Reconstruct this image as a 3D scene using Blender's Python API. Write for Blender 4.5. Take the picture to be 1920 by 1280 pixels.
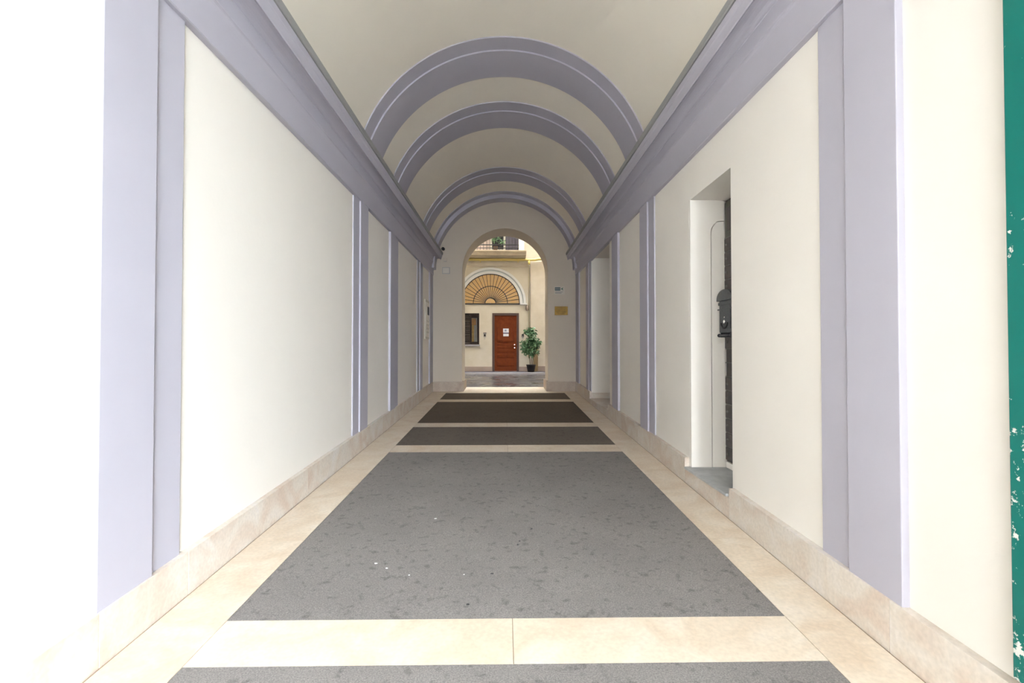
import bpy, bmesh, math, random
from mathutils import Vector, Matrix

for o in list(bpy.data.objects):
    bpy.data.objects.remove(o, do_unlink=True)
scene = bpy.context.scene
COL = scene.collection

# ------------------------------------------------------------------ camera, sky, exposure
CAM_Z = 1.30
cam_data = bpy.data.cameras.new('camera')
cam_data.sensor_width = 36.0
cam_data.lens = 900.0 / 1920.0 * 36.0
cam_data.clip_start = 0.02
cam = bpy.data.objects.new('camera', cam_data)
COL.objects.link(cam)
cam.location = (0, 0, CAM_Z)
cam.rotation_euler = (math.pi / 2 + math.atan(14 / 900), 0, -math.atan(14 / 900))
scene.camera = cam

world = bpy.data.worlds.new('overcast_sky')
scene.world = world
world.use_nodes = True
bg = world.node_tree.nodes['Background']
bg.inputs['Color'].default_value = (0.835, 0.91, 1.01, 1)
bg.inputs['Strength'].default_value = 1.0

vs = scene.view_settings
vs.view_transform = 'Standard'
vs.look = 'None'
vs.gamma = 1.0
vs.use_curve_mapping = False
vs.exposure = 4.99

# ------------------------------------------------------------------ helpers
def new_obj(name, me, mat=None, parent=None):
    o = bpy.data.objects.new(name, me)
    COL.objects.link(o)
    if mat is not None and not me.materials:
        me.materials.append(mat)
    if parent is not None:
        o.parent = parent
    return o

def tag(o, label=None, cat=None, group=None, kind=None):
    if label: o['label'] = label
    if cat: o['category'] = cat
    if group: o['group'] = group
    if kind: o['kind'] = kind
    return o

def empty(name, loc=(0, 0, 0)):
    o = bpy.data.objects.new(name, None)
    o.empty_display_size = 0.1
    COL.objects.link(o)
    o.location = loc
    return o

def mesh(name, verts, faces, mat=None, parent=None, smooth=False, bevel=0.0):
    me = bpy.data.meshes.new(name)
    me.from_pydata([tuple(v) for v in verts], [], faces)
    bm = bmesh.new(); bm.from_mesh(me)
    bmesh.ops.remove_doubles(bm, verts=bm.verts, dist=1e-6)
    bmesh.ops.recalc_face_normals(bm, faces=bm.faces)
    if bevel > 0:
        bmesh.ops.bevel(bm, geom=list(bm.edges), offset=bevel, segments=2, profile=0.5, affect='EDGES', clamp_overlap=True)
    bm.to_mesh(me); bm.free()
    if smooth:
        for p in me.polygons: p.use_smooth = True
    return new_obj(name, me, mat, parent)

BOXF = [(0, 3, 2, 1), (4, 5, 6, 7), (0, 1, 5, 4), (1, 2, 6, 5), (2, 3, 7, 6), (3, 0, 4, 7)]
def boxv(x0, x1, y0, y1, z0, z1):
    return [(x0, y0, z0), (x1, y0, z0), (x1, y1, z0), (x0, y1, z0), (x0, y0, z1), (x1, y0, z1), (x1, y1, z1), (x0, y1, z1)]

def box(name, x0, x1, y0, y1, z0, z1, mat, parent=None, bevel=0.0):
    return mesh(name, boxv(x0, x1, y0, y1, z0, z1), BOXF, mat, parent, bevel=bevel)

def prism(name, pts, axis, a0, a1, mat, parent=None, smooth=False, bevel=0.0):
    """closed 2D outline extruded along an axis: 'y' -> pts (x,z); 'x' -> pts (y,z); 'z' -> pts (x,y)"""
    def P(p, a):
        return {'y': (p[0], a, p[1]), 'x': (a, p[0], p[1]), 'z': (p[0], p[1], a)}[axis]
    n = len(pts)
    v = [P(p, a0) for p in pts] + [P(p, a1) for p in pts]
    f = [tuple(range(n)), tuple(range(2 * n - 1, n - 1, -1))]
    f += [(i, (i + 1) % n, n + (i + 1) % n, n + i) for i in range(n)]
    return mesh(name, v, f, mat, parent, smooth, bevel)

def grid_solid(name, xs, ys, zs, is_open, mat, parent=None):
    """one connected solid from grid cells; is_open(i,j,k) cuts a cell out"""
    nx, ny, nz = len(xs) - 1, len(ys) - 1, len(zs) - 1
    S = lambda i, j, k: 0 <= i < nx and 0 <= j < ny and 0 <= k < nz and not is_open(i, j, k)
    vi, V, Fc = {}, [], []
    def vid(i, j, k):
        if (i, j, k) not in vi:
            vi[(i, j, k)] = len(V); V.append((xs[i], ys[j], zs[k]))
        return vi[(i, j, k)]
    for i in range(nx):
        for j in range(ny):
            for k in range(nz):
                if not S(i, j, k): continue
                c = [vid(i + a, j + b, k + d) for d in (0, 1) for (a, b) in ((0, 0), (1, 0), (1, 1), (0, 1))]
                nb = [(0, 0, -1), (0, 0, 1), (0, -1, 0), (1, 0, 0), (0, 1, 0), (-1, 0, 0)]
                for q, d in zip(BOXF, nb):
                    if not S(i + d[0], j + d[1], k + d[2]):
                        Fc.append(tuple(c[t] for t in q))
    return mesh(name, V, Fc, mat, parent)

def tube(name, pts, r, mat, parent=None, seg=10):
    """round bar through points (list of (x,y,z)); r number or list"""
    pts = [Vector(p) for p in pts]
    n = len(pts)
    rs = r if isinstance(r, (list, tuple)) else [r] * n
    V, Fc = [], []
    up = Vector((0, 0, 1))
    for i, p in enumerate(pts):
        d = (pts[min(i + 1, n - 1)] - pts[max(i - 1, 0)]).normalized()
        a = d.cross(up)
        if a.length < 1e-3: a = d.cross(Vector((1, 0, 0)))
        a.normalize(); b = d.cross(a).normalized()
        for s in range(seg):
            t = 2 * math.pi * s / seg
            V.append(p + (a * math.cos(t) + b * math.sin(t)) * rs[i])
    for i in range(n - 1):
        for s in range(seg):
            s2 = (s + 1) % seg
            Fc.append((i * seg + s, i * seg + s2, (i + 1) * seg + s2, (i + 1) * seg + s))
    Fc.append(tuple(range(seg))); Fc.append(tuple(range((n - 1) * seg, n * seg)))
    o = mesh(name, V, Fc, mat, parent)
    for p in o.data.polygons: p.use_smooth = len(p.vertices) == 4
    return o

def lathe(name, prof, center, mat, parent=None, seg=24, axis='z'):
    """prof: list of (r, h) along axis"""
    V, Fc = [], []
    for (r, h) in prof:
        for s in range(seg):
            t = 2 * math.pi * s / seg
            c, d = r * math.cos(t), r * math.sin(t)
            q = {'z': (c, d, h), 'y': (c, h, d), 'x': (h, c, d)}[axis]
            V.append((q[0] + center[0], q[1] + center[1], q[2] + center[2]))
    for i in range(len(prof) - 1):
        for s in range(seg):
            s2 = (s + 1) % seg
            Fc.append((i * seg + s, i * seg + s2, (i + 1) * seg + s2, (i + 1) * seg + s))
    Fc.append(tuple(range(seg))); Fc.append(tuple(range((len(prof) - 1) * seg, len(prof) * seg)))
    o = mesh(name, V, Fc, mat, parent)
    for p in o.data.polygons: p.use_smooth = len(p.vertices) == 4
    return o

def ring_sector(name, cx, cz, r0, r1, a0, a1, y0, y1, mat, parent=None, seg=24):
    """flat arch band in the xz plane, from y0 to y1, angles in radians from +x"""
    pts = []
    for i in range(seg + 1):
        a = a0 + (a1 - a0) * i / seg
        pts.append((cx + r1 * math.cos(a), cz + r1 * math.sin(a)))
    inner = []
    for i in range(seg + 1):
        a = a1 + (a0 - a1) * i / seg
        inner.append((cx + r0 * math.cos(a), cz + r0 * math.sin(a)))
    n = seg + 1
    V = [(p[0], y0, p[1]) for p in pts] + [(p[0], y0, p[1]) for p in reversed(inner)]
    V += [(v[0], y1, v[2]) for v in V]
    Fc = []
    B = 2 * n
    for i in range(seg):
        Fc.append((i, i + 1, n + i + 1, n + i))
        Fc.append((B + i, B + n + i, B + n + i + 1, B + i + 1))
        Fc.append((i, B + i, B + i + 1, i + 1))
        Fc.append((n + i, n + i + 1, B + n + i + 1, B + n + i))
    Fc.append((0, n, B + n, B)); Fc.append((seg, B + seg, B + n + seg, n + seg))
    return mesh(name, V, Fc, mat, parent)

# ------------------------------------------------------------------ materials
def make_mat(name, col, rough=0.8, var=0.0, scale=3.0, col2=None, bump=0.0, bscale=60.0, metallic=0.0, detail=4.0, spec=None):
    m = bpy.data.materials.new(name); m.use_nodes = True
    nt = m.node_tree; N, L = nt.nodes, nt.links
    b = N['Principled BSDF']
    b.inputs['Roughness'].default_value = rough
    b.inputs['Metallic'].default_value = metallic
    if spec is not None: b.inputs['Specular IOR Level'].default_value = spec
    b.inputs['Base Color'].default_value = (*col, 1)
    geo = N.new('ShaderNodeNewGeometry')
    if var > 0 or col2 is not None:
        nz = N.new('ShaderNodeTexNoise'); nz.inputs['Scale'].default_value = scale; nz.inputs['Detail'].default_value = detail
        nz.inputs['Roughness'].default_value = 0.6
        L.new(geo.outputs['Position'], nz.inputs['Vector'])
        rp = N.new('ShaderNodeValToRGB')
        c2 = col2 if col2 is not None else tuple(c * (1 - var) for c in col)
        rp.color_ramp.elements[0].position = 0.35; rp.color_ramp.elements[0].color = (*c2, 1)
        rp.color_ramp.elements[1].position = 0.65; rp.color_ramp.elements[1].color = (*col, 1)
        L.new(nz.outputs['Fac'], rp.inputs['Fac'])
        L.new(rp.outputs['Color'], b.inputs['Base Color'])
    if bump > 0:
        nb = N.new('ShaderNodeTexNoise'); nb.inputs['Scale'].default_value = bscale; nb.inputs['Detail'].default_value = 6
        L.new(geo.outputs['Position'], nb.inputs['Vector'])
        bp = N.new('ShaderNodeBump'); bp.inputs['Strength'].default_value = bump; bp.inputs['Distance'].default_value = 0.01
        L.new(nb.outputs['Fac'], bp.inputs['Height'])
        L.new(bp.outputs['Normal'], b.inputs['Normal'])
    return m

WHITE = make_mat('cream_plaster', (0.865, 0.815, 0.735), 0.92, 0.025, 1.2, bump=0.08, bscale=35)
VAULTM = make_mat('vault_plaster', (0.875, 0.81, 0.695), 0.92, 0.03, 0.9, bump=0.08, bscale=35)
LAV = make_mat('lavender_paint', (0.475, 0.455, 0.51), 0.8, 0.03, 2.0, bump=0.05, bscale=50)
TAUPE = make_mat('taupe_paint', (0.33, 0.325, 0.31), 0.85, 0.04, 2.0)
SILLM = make_mat('grey_marble', (0.55, 0.56, 0.55), 0.45, col2=(0.36, 0.37, 0.37), scale=5, detail=8)
GROUT = make_mat('brown_grout', (0.30, 0.20, 0.12), 0.95, 0.1, 8)
ASPH = make_mat('street_paving', (0.34, 0.34, 0.34), 0.9, 0.15, 6)

def marble(name, c1, c2, c3, rough):
    """beige marble: soft cloudy mix of three tones and fine specks; every slab its own offset"""
    m = bpy.data.materials.new(name); m.use_nodes = True
    nt = m.node_tree; N, L = nt.nodes, nt.links
    b = N['Principled BSDF']; b.inputs['Roughness'].default_value = rough; b.inputs['Specular IOR Level'].default_value = 0.3
    geo = N.new('ShaderNodeNewGeometry'); oi = N.new('ShaderNodeObjectInfo')
    add = N.new('ShaderNodeVectorMath'); add.operation = 'MULTIPLY_ADD'
    add.inputs[1].default_value = (1, 1, 1)
    comb = N.new('ShaderNodeCombineXYZ')
    mul = N.new('ShaderNodeMath'); mul.operation = 'MULTIPLY'; mul.inputs[1].default_value = 37.0
    L.new(oi.outputs['Random'], mul.inputs[0])
    for k in range(3): L.new(mul.outputs[0], comb.inputs[k])
    L.new(geo.outputs['Position'], add.inputs[0]); L.new(comb.outputs[0], add.inputs[2])
    n1 = N.new('ShaderNodeTexNoise'); n1.inputs['Scale'].default_value = 3.2; n1.inputs['Detail'].default_value = 6; n1.inputs['Distortion'].default_value = 1.2
    L.new(add.outputs[0], n1.inputs['Vector'])
    r1 = N.new('ShaderNodeValToRGB')
    e = r1.color_ramp.elements
    e[0].position = 0.32; e[0].color = (*c2, 1); e[1].position = 0.55; e[1].color = (*c1, 1)
    x = e.new(0.75); x.color = (*c3, 1)
    L.new(n1.outputs['Fac'], r1.inputs['Fac'])
    n2 = N.new('ShaderNodeTexNoise'); n2.inputs['Scale'].default_value = 55; n2.inputs['Detail'].default_value = 5
    L.new(add.outputs[0], n2.inputs['Vector'])
    r2 = N.new('ShaderNodeMapRange'); r2.inputs[1].default_value = 0.3; r2.inputs[2].default_value = 0.7
    r2.inputs[3].default_value = 0.9; r2.inputs[4].default_value = 1.04
    L.new(n2.outputs['Fac'], r2.inputs[0])
    mx = N.new('ShaderNodeVectorMath'); mx.operation = 'MULTIPLY'
    L.new(r1.outputs['Color'], mx.inputs[0]); L.new(r2.outputs[0], mx.inputs[1])
    L.new(mx.outputs[0], b.inputs['Base Color'])
    return m

BEIGE = marble('beige_floor_marble', (0.73, 0.62, 0.485), (0.67, 0.54, 0.40), (0.77, 0.68, 0.565), 0.5)
BASEM = marble('beige_skirting_marble', (0.70, 0.63, 0.545), (0.64, 0.52, 0.425), (0.74, 0.69, 0.64), 0.5)

BASEK = marble('brown_beige_skirting_marble', (0.46, 0.37, 0.29), (0.40, 0.31, 0.24), (0.50, 0.42, 0.34), 0.5)

def dark_stone(name, base):
    m = bpy.data.materials.new(name); m.use_nodes = True
    nt = m.node_tree; N, L = nt.nodes, nt.links
    b = N['Principled BSDF']; b.inputs['Roughness'].default_value = 0.85; b.inputs['Specular IOR Level'].default_value = 0.15
    geo = N.new('ShaderNodeNewGeometry')
    def noise(sc, det, lo, hi, o0, o1):
        n = N.new('ShaderNodeTexNoise'); n.inputs['Scale'].default_value = sc; n.inputs['Detail'].default_value = det
        L.new(geo.outputs['Position'], n.inputs['Vector'])
        r = N.new('ShaderNodeMapRange'); r.inputs[1].default_value = lo; r.inputs[2].default_value = hi
        r.inputs[3].default_value = o0; r.inputs[4].default_value = o1
        L.new(n.outputs['Fac'], r.inputs[0]); return r.outputs[0]
    a = noise(2.2, 4, 0.3, 0.7, 0.93, 1.07)      # large clouds
    c = noise(170, 3, 0.3, 0.7, 0.72, 1.28)      # grain
    d = noise(20, 4, 0.58, 0.68, 1.0, 0.72)      # darker blotches
    m1 = N.new('ShaderNodeMath'); m1.operation = 'MULTIPLY'; L.new(a, m1.inputs[0]); L.new(c, m1.inputs[1])
    m2 = N.new('ShaderNodeMath'); m2.operation = 'MULTIPLY'; L.new(m1.outputs[0], m2.inputs[0]); L.new(d, m2.inputs[1])
    sc = N.new('ShaderNodeVectorMath'); sc.operation = 'SCALE'; sc.inputs[0].default_value = base
    L.new(m2.outputs[0], sc.inputs['Scale'])
    L.new(sc.outputs[0], b.inputs['Base Color'])
    return m
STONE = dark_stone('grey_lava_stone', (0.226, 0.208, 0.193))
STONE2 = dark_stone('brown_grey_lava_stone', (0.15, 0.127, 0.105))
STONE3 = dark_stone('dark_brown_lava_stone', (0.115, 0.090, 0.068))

S = 0.035                       # the floor climbs towards the courtyard
fz = lambda y: S * y
WX, BX, TX1, TX2 = 1.607, 1.568, 1.593, 1.576   # wall face, skirting face, pilaster tiers
Y0, YE, YF = -0.40, 10.60, 11.38                # street end, end wall, courtyard edge
VZ = 3.043                                       # centre of the barrel vault
CF = 0.395                                       # courtyard paving level

# ------------------------------------------------------------------ floor
def slope_slab(name, x0, x1, y0, y1, mat, parent, g=0.0012, th=0.02):
    x0 += g; x1 -= g; y0 += g; y1 -= g
    v = [(x0, y0, fz(y0) - th), (x1, y0, fz(y0) - th), (x1, y1, fz(y1) - th), (x0, y1, fz(y1) - th),
         (x0, y0, fz(y0)), (x1, y0, fz(y0)), (x1, y1, fz(y1)), (x0, y1, fz(y1))]
    return mesh(name, v, BOXF, mat, parent)

ya, yb = Y0, YF
floor = mesh('floor', [(-1.62, ya, fz(ya) - .12), (1.62, ya, fz(ya) - .12), (1.62, yb, fz(yb) - .12), (-1.62, yb, fz(yb) - .12),
                       (-1.62, ya, fz(ya) - .004), (1.62, ya, fz(ya) - .004), (1.62, yb, fz(yb) - .004), (-1.62, yb, fz(yb) - .004)], BOXF, GROUT)
tag(floor, 'sloping passage floor of grey stone fields framed by beige marble', kind='structure')
FL, FR = -1.25, 1.285
dark = [(-0.38, 1.90), (2.20, 5.23), (5.55, 6.61), (6.90, 8.98), (9.30, 10.28)]
slabs = []
for (a, b_) in dark:
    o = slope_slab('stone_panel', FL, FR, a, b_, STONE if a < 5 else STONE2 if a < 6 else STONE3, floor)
    slabs.append(o)
for (a, b_) in [(1.90, 2.20), (5.23, 5.55), (6.61, 6.90), (8.98, 9.30), (10.28, 10.585)]:
    slope_slab('marble_slab', FL, 0.036, a, b_, BEIGE, floor)
    slope_slab('marble_slab', 0.036, FR, a, b_, BEIGE, floor)
bj = [-0.38, 1.50, 3.03, 4.55, 6.05, 7.55, 9.05, 10.585]
for a, b_ in zip(bj[:-1], bj[1:]):
    slope_slab('marble_slab', -1.561, FL, a, b_, BEIGE, floor)
    slope_slab('marble_slab', FR, 1.561, a, b_, BEIGE, floor)
slope_slab('threshold_slab', -0.905, 0.925, 10.585, YF, BEIGE, floor)
# pale and dark mineral flecks in the large field
FLECKW = make_mat('pale_fleck', (0.85, 0.84, 0.80), 0.5)
FLECKB = make_mat('black_fleck', (0.03, 0.03, 0.03), 0.6)
random.seed(3)
for (x, y, r, mm) in [(-.479, 3.372, .013, FLECKW), (-.722, 2.728, .010, FLECKW), (-.648, 2.672, .008, FLECKW), (-.217, 2.596, .006, FLECKW),
                      (-.51, 2.594, .006, FLECKW), (.177, 3.19, .010, FLECKB), (.093, 3.005, .008, FLECKB), (.082, 2.953, .007, FLECKB),
                      (-.175, 2.313, .009, FLECKB), (-.066, 2.605, .010, FLECKB)]:
    pts = []
    for i in range(7):
        t = 2 * math.pi * i / 7; q = r * random.uniform(.45, .95)
        pts.append((x + q * math.cos(t) * 1.1, y + q * math.sin(t)))
    v = [(p[0], p[1], fz(p[1]) - .002) for p in pts] + [(p[0], p[1], fz(p[1]) + .0015) for p in pts]
    f = [tuple(range(7)), tuple(range(13, 6, -1))] + [(i, (i + 1) % 7, 7 + (i + 1) % 7, 7 + i) for i in range(7)]
    mesh('stone_fleck', v, f, mm, slabs[1])

# ------------------------------------------------------------------ walls and vault
wl = grid_solid('wall_left', [-2.3, -WX], [Y0, YE], [-0.4, VZ], lambda i, j, k: False, WHITE)
tag(wl, 'long cream plaster wall on the left of the passage', kind='structure')

D1a, D1b, D1t, D1s = 3.37, 4.148, 2.59, 0.262     # first recess on the right: extents, top, sill bed
D2a, D2b, D2t, D2s = 7.30, 8.835, 2.98, 0.372
def opn(i, j, k):
    if j == 1 and i == 0 and k in (1, 2): return True
    if j == 3 and i in (0, 1) and k in (2, 3): return True
    return False
wr = grid_solid('wall_right', [WX, 2.0, 2.6, 2.9], [Y0, D1a, D1b, D2a, D2b, YE], [-0.4, D1s, D2s, D1t, D2t, VZ],
                lambda i, j, k: (j == 1 and i == 0 and k in (1, 2)) or (j == 3 and i in (0, 1) and k in (2, 3)), WHITE)
tag(wr, 'cream plaster wall on the right with two recessed doorways', kind='structure')

def arch_shell(name, r0, r1, y0, y1, mat, parent=None, seg=64, a0=0.0, a1=math.pi):
    return ring_sector(name, 0, VZ, r0, r1, a0, a1, y0, y1, mat, parent, seg)

vault = arch_shell('ceiling', WX, 2.3, Y0, YE, VAULTM)
for p in vault.data.polygons:
    p.use_smooth = abs(p.normal.y) < .5 and len(p.vertices) == 4
vault.data.set_sharp_from_angle(angle=math.radians(30))
tag(vault, 'cream plaster barrel vault over the passage', kind='structure')

# end wall with arched opening
AX, AHW = 0.012, 0.947
AHW_END, AS_END = AHW, 3.97 - AHW
def arched_wall(name, xa, xb, za, zb, y0, y1, mat, seg=40, hw=None, sp=None):
    AHW = hw or AHW_END; AS = sp or AS_END
    V, Fc = [], []
    prof = [(AX + AHW * math.cos(math.pi - math.pi * i / seg), AS + AHW * math.sin(math.pi * i / seg)) for i in range(seg + 1)]
    def add(x, y, z): V.append((x, y, z)); return len(V) - 1
    for y in (y0, y1):
        p0 = add(xa, y, za); p1 = add(AX - AHW, y, za); p2 = add(AX - AHW, y, AS); p3 = add(xa, y, AS); p4 = add(xa, y, zb); p5 = add(AX - AHW, y, zb)
        Fc.append((p0, p1, p2, p3)); Fc.append((p3, p2, p5, p4))
        q0 = add(xb, y, za); q1 = add(AX + AHW, y, za); q2 = add(AX + AHW, y, AS); q3 = add(xb, y, AS); q4 = add(xb, y, zb); q5 = add(AX + AHW, y, zb)
        Fc.append((q0, q3, q2, q1)); Fc.append((q3, q4, q5, q2))
        for (xa_, z_), (xb_, zz_) in zip(prof[:-1], prof[1:]):
            Fc.append((add(xa_, y, z_), add(xb_, y, zz_), add(xb_, y, zb), add(xa_, y, zb)))
    for (xa_, z_), (xb_, zz_) in zip(prof[:-1], prof[1:]):
        Fc.append((add(xa_, y0, z_), add(xa_, y1, z_), add(xb_, y1, zz_), add(xb_, y0, zz_)))
    for x in (AX - AHW, AX + AHW):
        Fc.append((add(x, y0, za), add(x, y1, za), add(x, y1, AS), add(x, y0, AS)))
    for x in (xa, xb):
        Fc.append((add(x, y0, za), add(x, y1, za), add(x, y1, AS), add(x, y0, AS)))
        Fc.append((add(x, y0, AS), add(x, y1, AS), add(x, y1, zb), add(x, y0, zb)))
    Fc.append((add(xa, y0, zb), add(xa, y1, zb), add(xb, y1, zb), add(xb, y0, zb)))
    o = mesh(name, V, Fc, mat)
    for p in o.data.polygons: p.use_smooth = True
    o.data.set_sharp_from_angle(angle=math.radians(30))
    return o
COURT_H = 19.3
ENDM = make_mat('end_wall_shade_beige', (0.585, 0.51, 0.415), 0.92, 0.03, 1.0, bump=.08, bscale=35)  # shade put into the colour: darkened because the end wall rendered too bright
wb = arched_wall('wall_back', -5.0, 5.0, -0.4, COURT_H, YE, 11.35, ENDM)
tag(wb, 'cream end wall with a round-headed archway to the courtyard', kind='structure')

wf = arched_wall('wall_front', -5.0, 5.0, -0.4, 12.0, Y0 - 1.45, Y0 - .001, VAULTM, hw=1.5, sp=2.45)  # unseen gateway, its arch and depth shaped to dim the near walls
tag(wf, 'unseen street facade with a round-headed gateway deepened to limit the daylight', kind='structure')

# ------------------------------------------------------------------ skirting
def base_piece(x0, x1, y0, y1, parent, top=0.21, flat=None, bot=-0.02, mat=BASEM, name='marble_slab'):
    g = 0.001
    y0 += g; y1 -= g
    t0 = fz(y0) + top if flat is None else flat
    t1 = fz(y1) + top if flat is None else flat
    v = [(x0, y0, fz(y0) + bot), (x1, y0, fz(y0) + bot), (x1, y1, fz(y1) + bot), (x0, y1, fz(y1) + bot),
         (x0, y0, t0), (x1, y0, t0), (x1, y1, t1), (x0, y1, t1)]
    return mesh(name, v, BOXF, mat, parent, bevel=0.002)

bl = empty('baseboard_left', (-BX, 0, 0)); tag(bl, 'beige marble skirting along the left wall', kind='structure')
br = empty('baseboard_right', (BX, 0, 0)); tag(br, 'beige marble skirting along the right wall', kind='structure')
bb = empty('baseboard_back', (0, YE, 0)); tag(bb, 'beige marble skirting round the foot of the archway', kind='structure')
def keep(o, p):   # parent without moving
    o.parent = p; o.matrix_parent_inverse = Matrix.Translation(p.location).inverted()
    return o
for a, b_ in zip([Y0, .40, 1.90, 2.425, 3.87, 5.35, 6.85, 8.35, 9.85], [.40, 1.90, 2.425, 3.87, 5.35, 6.85, 8.35, 9.85, YE]):
    keep(base_piece(-WX, -BX, a, b_, None), bl)
for a, b_ in zip([Y0, .45, 1.95, D1b + .02, 5.65, D2b], [.45, 1.95, D1a - .02, 5.65, D2a, YE]):
    keep(base_piece(BX, WX, a, b_, None), br)
keep(base_piece(BX, WX, D1a - .02, D1b + .02, None, flat=D1s), br)
keep(base_piece(BX, WX, D2a, D2b, None, flat=D2s), br)
# step slab and inner skirting of the far recess
keep(box('step_slab', BX - .012, 2.595, D2a + .002, D2b - .002, D2s + .0005, D2s + .02, BASEM, bevel=.002), br)
keep(box('marble_slab', WX + .002, 2.595, D2b - .022, D2b - .0005, D2s + .021, D2s + .125, BASEM, bevel=.002), br)
zb_ = fz(YE)
for sgn in (-1, 1):
    e = AX + sgn * (AHW - .038)
    x0, x1 = sorted((sgn * (BX - .001), e))
    keep(box('marble_slab', x0, x1, YE - .035, YE - .0005, zb_ - .03, zb_ + .21, BASEK, bevel=.002), bb)
    x0, x1 = sorted((AX + sgn * AHW - sgn * .0005, e))
    keep(box('marble_slab', x0, x1, YE, 11.36, zb_ - .03, zb_ + .225, BASEK, bevel=.002), bb)

# ------------------------------------------------------------------ lavender pilasters, ribs and cornices
TR = [0]
def trim(label):
    TR[0] += 1
    o = empty('trim_%d' % TR[0]); tag(o, label, kind='structure'); return o
def tiers(side, base, proud, label, th2=TX2):
    t = trim(label)
    if base:
        x0, x1 = sorted((side * TX1, side * (WX + .01)))
        box('pilaster_base_layer', x0, x1, base[0], base[1], fz(base[0]), 2.97, LAV, t, bevel=.003)
    x0, x1 = sorted((side * th2, side * (WX + .01)))
    box('pilaster_raised_layer', x0, x1, proud[0], proud[1], fz(proud[0]), 2.97, LAV, t, bevel=.004)
P = [((2.10, 2.395), (1.893, 2.19), 'nearest'), ((5.075, 5.50), (5.275, 5.565), 'second'), ((6.80, 7.20), (6.665, 6.97), 'third'),
     ((8.79, 9.20), (9.0, 9.27), 'fourth'), (None, (10.18, YE - .001), 'last')]
for side, sn in ((-1, 'left'), (1, 'right')):
    for base, proud, nm in P:
        if side > 0 and nm == 'third': base = (6.80, 7.10)
        if side > 0 and nm == 'fourth': base = (8.842, 9.20)
        extra = {'nearest': 'beside the entrance', 'second': 'after the long first panel', 'third': 'before the middle bay', 'fourth': 'after the middle bay', 'last': 'in the corner by the end wall'}[nm]
        tiers(side, base, proud, 'flat lavender pilaster on the %s wall, %s' % (sn, extra))
for base, proud, r2, nm in [((1.70, 2.395), (1.893, 2.19), TX2, 'over the entrance bay'), ((5.09, 5.84), (5.30, 5.62), TX2, 'nearest in view'),
                            ((6.44, 7.20), (6.665, 6.975), TX2, 'second in view'), ((8.78, 9.50), (9.0, 9.30), TX2, 'third in view'),
                            ((10.14, YE - .001), (10.30, YE - .001), 1.512, 'smallest, against the end wall')]:
    t = trim('curved lavender rib across the vault, %s' % nm)
    for nme, rr, (a, b_) in (('rib_base_layer', TX1, base), ('rib_raised_layer', r2, proud)):
        o = arch_shell(nme, rr, WX + .01, a, b_, LAV, t)
        for p in o.data.polygons: p.use_smooth = True
        o.data.set_sharp_from_angle(angle=math.radians(30))
    if nm == 'over the entrance bay': pass

frz = [(1.568 - .028 * (1 - math.cos(a)), 2.945 + .205 * math.sin(a)) for a in [math.pi / 2 * i / 8 for i in range(9)]]
cove = [(1.525 - .067 * (1 - math.cos(a)), 3.262 + .036 * math.sin(a)) for a in [math.pi / 2 * i / 6 for i in range(7)]]
prof = [(1.62, 2.93), (1.572, 2.93), (1.566, 2.934), (1.566, 2.943)] + frz + [(1.533, 3.153), (1.531, 3.160), (1.530, 3.25), (1.525, 3.254)] + cove + \
       [(1.432, 3.296), (1.424, 3.284), (1.404, 3.268), (1.398, 3.275), (1.394, 3.30), (1.389, 3.325), (1.381, 3.335), (1.375, 3.372), (1.38, 3.378), (1.62, 3.378)]
edge = [(1.62, 3.379), (1.369, 3.379), (1.362, 3.384), (1.358, 3.425), (1.366, 3.433), (1.62, 3.44)]
for side, sn in ((-1, 'left'), (1, 'right')):
    t = trim('long moulded lavender cornice along the top of the %s wall' % sn)
    prism('cornice_moulding', [(side * p[0], p[1]) for p in prof], 'y', Y0, YE - .001, LAV, t)
    prism('cornice_edge', [(side * p[0], p[1]) for p in edge], 'y', Y0, YE - .001, TAUPE, t)

# ------------------------------------------------------------------ near recess on the right: sill, dark door, jamb boards, letter box
d2 = empty('door_2', (1.93, (D1a + D1b) / 2, D1s))
tag(d2, 'dark studded door set in the near recess of the right wall', kind='structure')
keep(box('marble_sill', BX - .012, 1.999, D1a - .0, D1b + .0, D1s + .0005, D1s + .021, SILLM, bevel=.003), d2)
DOORM = make_mat('dark_bronze_door', (0.075, 0.06, 0.05), 0.5, col2=(0.045, 0.045, 0.045), scale=14)
DOORG = make_mat('green_brown_door', (0.10, 0.095, 0.065), 0.5, col2=(0.05, 0.06, 0.045), scale=6)
STUD = make_mat('grey_metal_stud', (0.15, 0.14, 0.135), 0.5, metallic=.4)
zs0 = D1s + .022
keep(box('door_leaf', 1.915, 1.96, D1a + .02, D1b - .034, zs0 + .055, D1t - .01, DOORM), d2)
keep(box('door_threshold', 1.905, 1.998, D1a + .01, D1b - .034, zs0, zs0 + .05, WHITE, bevel=.002), d2)
keep(box('door_top_panel', 1.905, 1.916, D1a + .05, D1b - .045, 2.25, D1t - .03, DOORG, bevel=.003), d2)
keep(box('door_top_panel', 1.899, 1.906, D1a + .12, D1b - .085, 2.31, D1t - .08, DOORM, bevel=.003), d2)
zrow = zs0 + .07
k = 0
while zrow < 2.20:
    for (a, b_) in ((D1a + .04, D1a + .37), (D1a + .385, D1b - .036)):
        if not (1.05 < zrow < 1.20):
            dp = keep(box('door_panel', 1.900, 1.916, a, b_, zrow, zrow + .108, DOORM, bevel=.004), d2)
            keep(lathe('door_stud', [(.012, 0), (.012, -.004), (.006, -.011)], (1.900, b_ - .045, zrow + .054), STUD, seg=8, axis='x'), dp)
        keep(box('door_bar', 1.903, 1.916, a, b_, zrow + .111, zrow + .117, STUD), d2)
    zrow += .119
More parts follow.
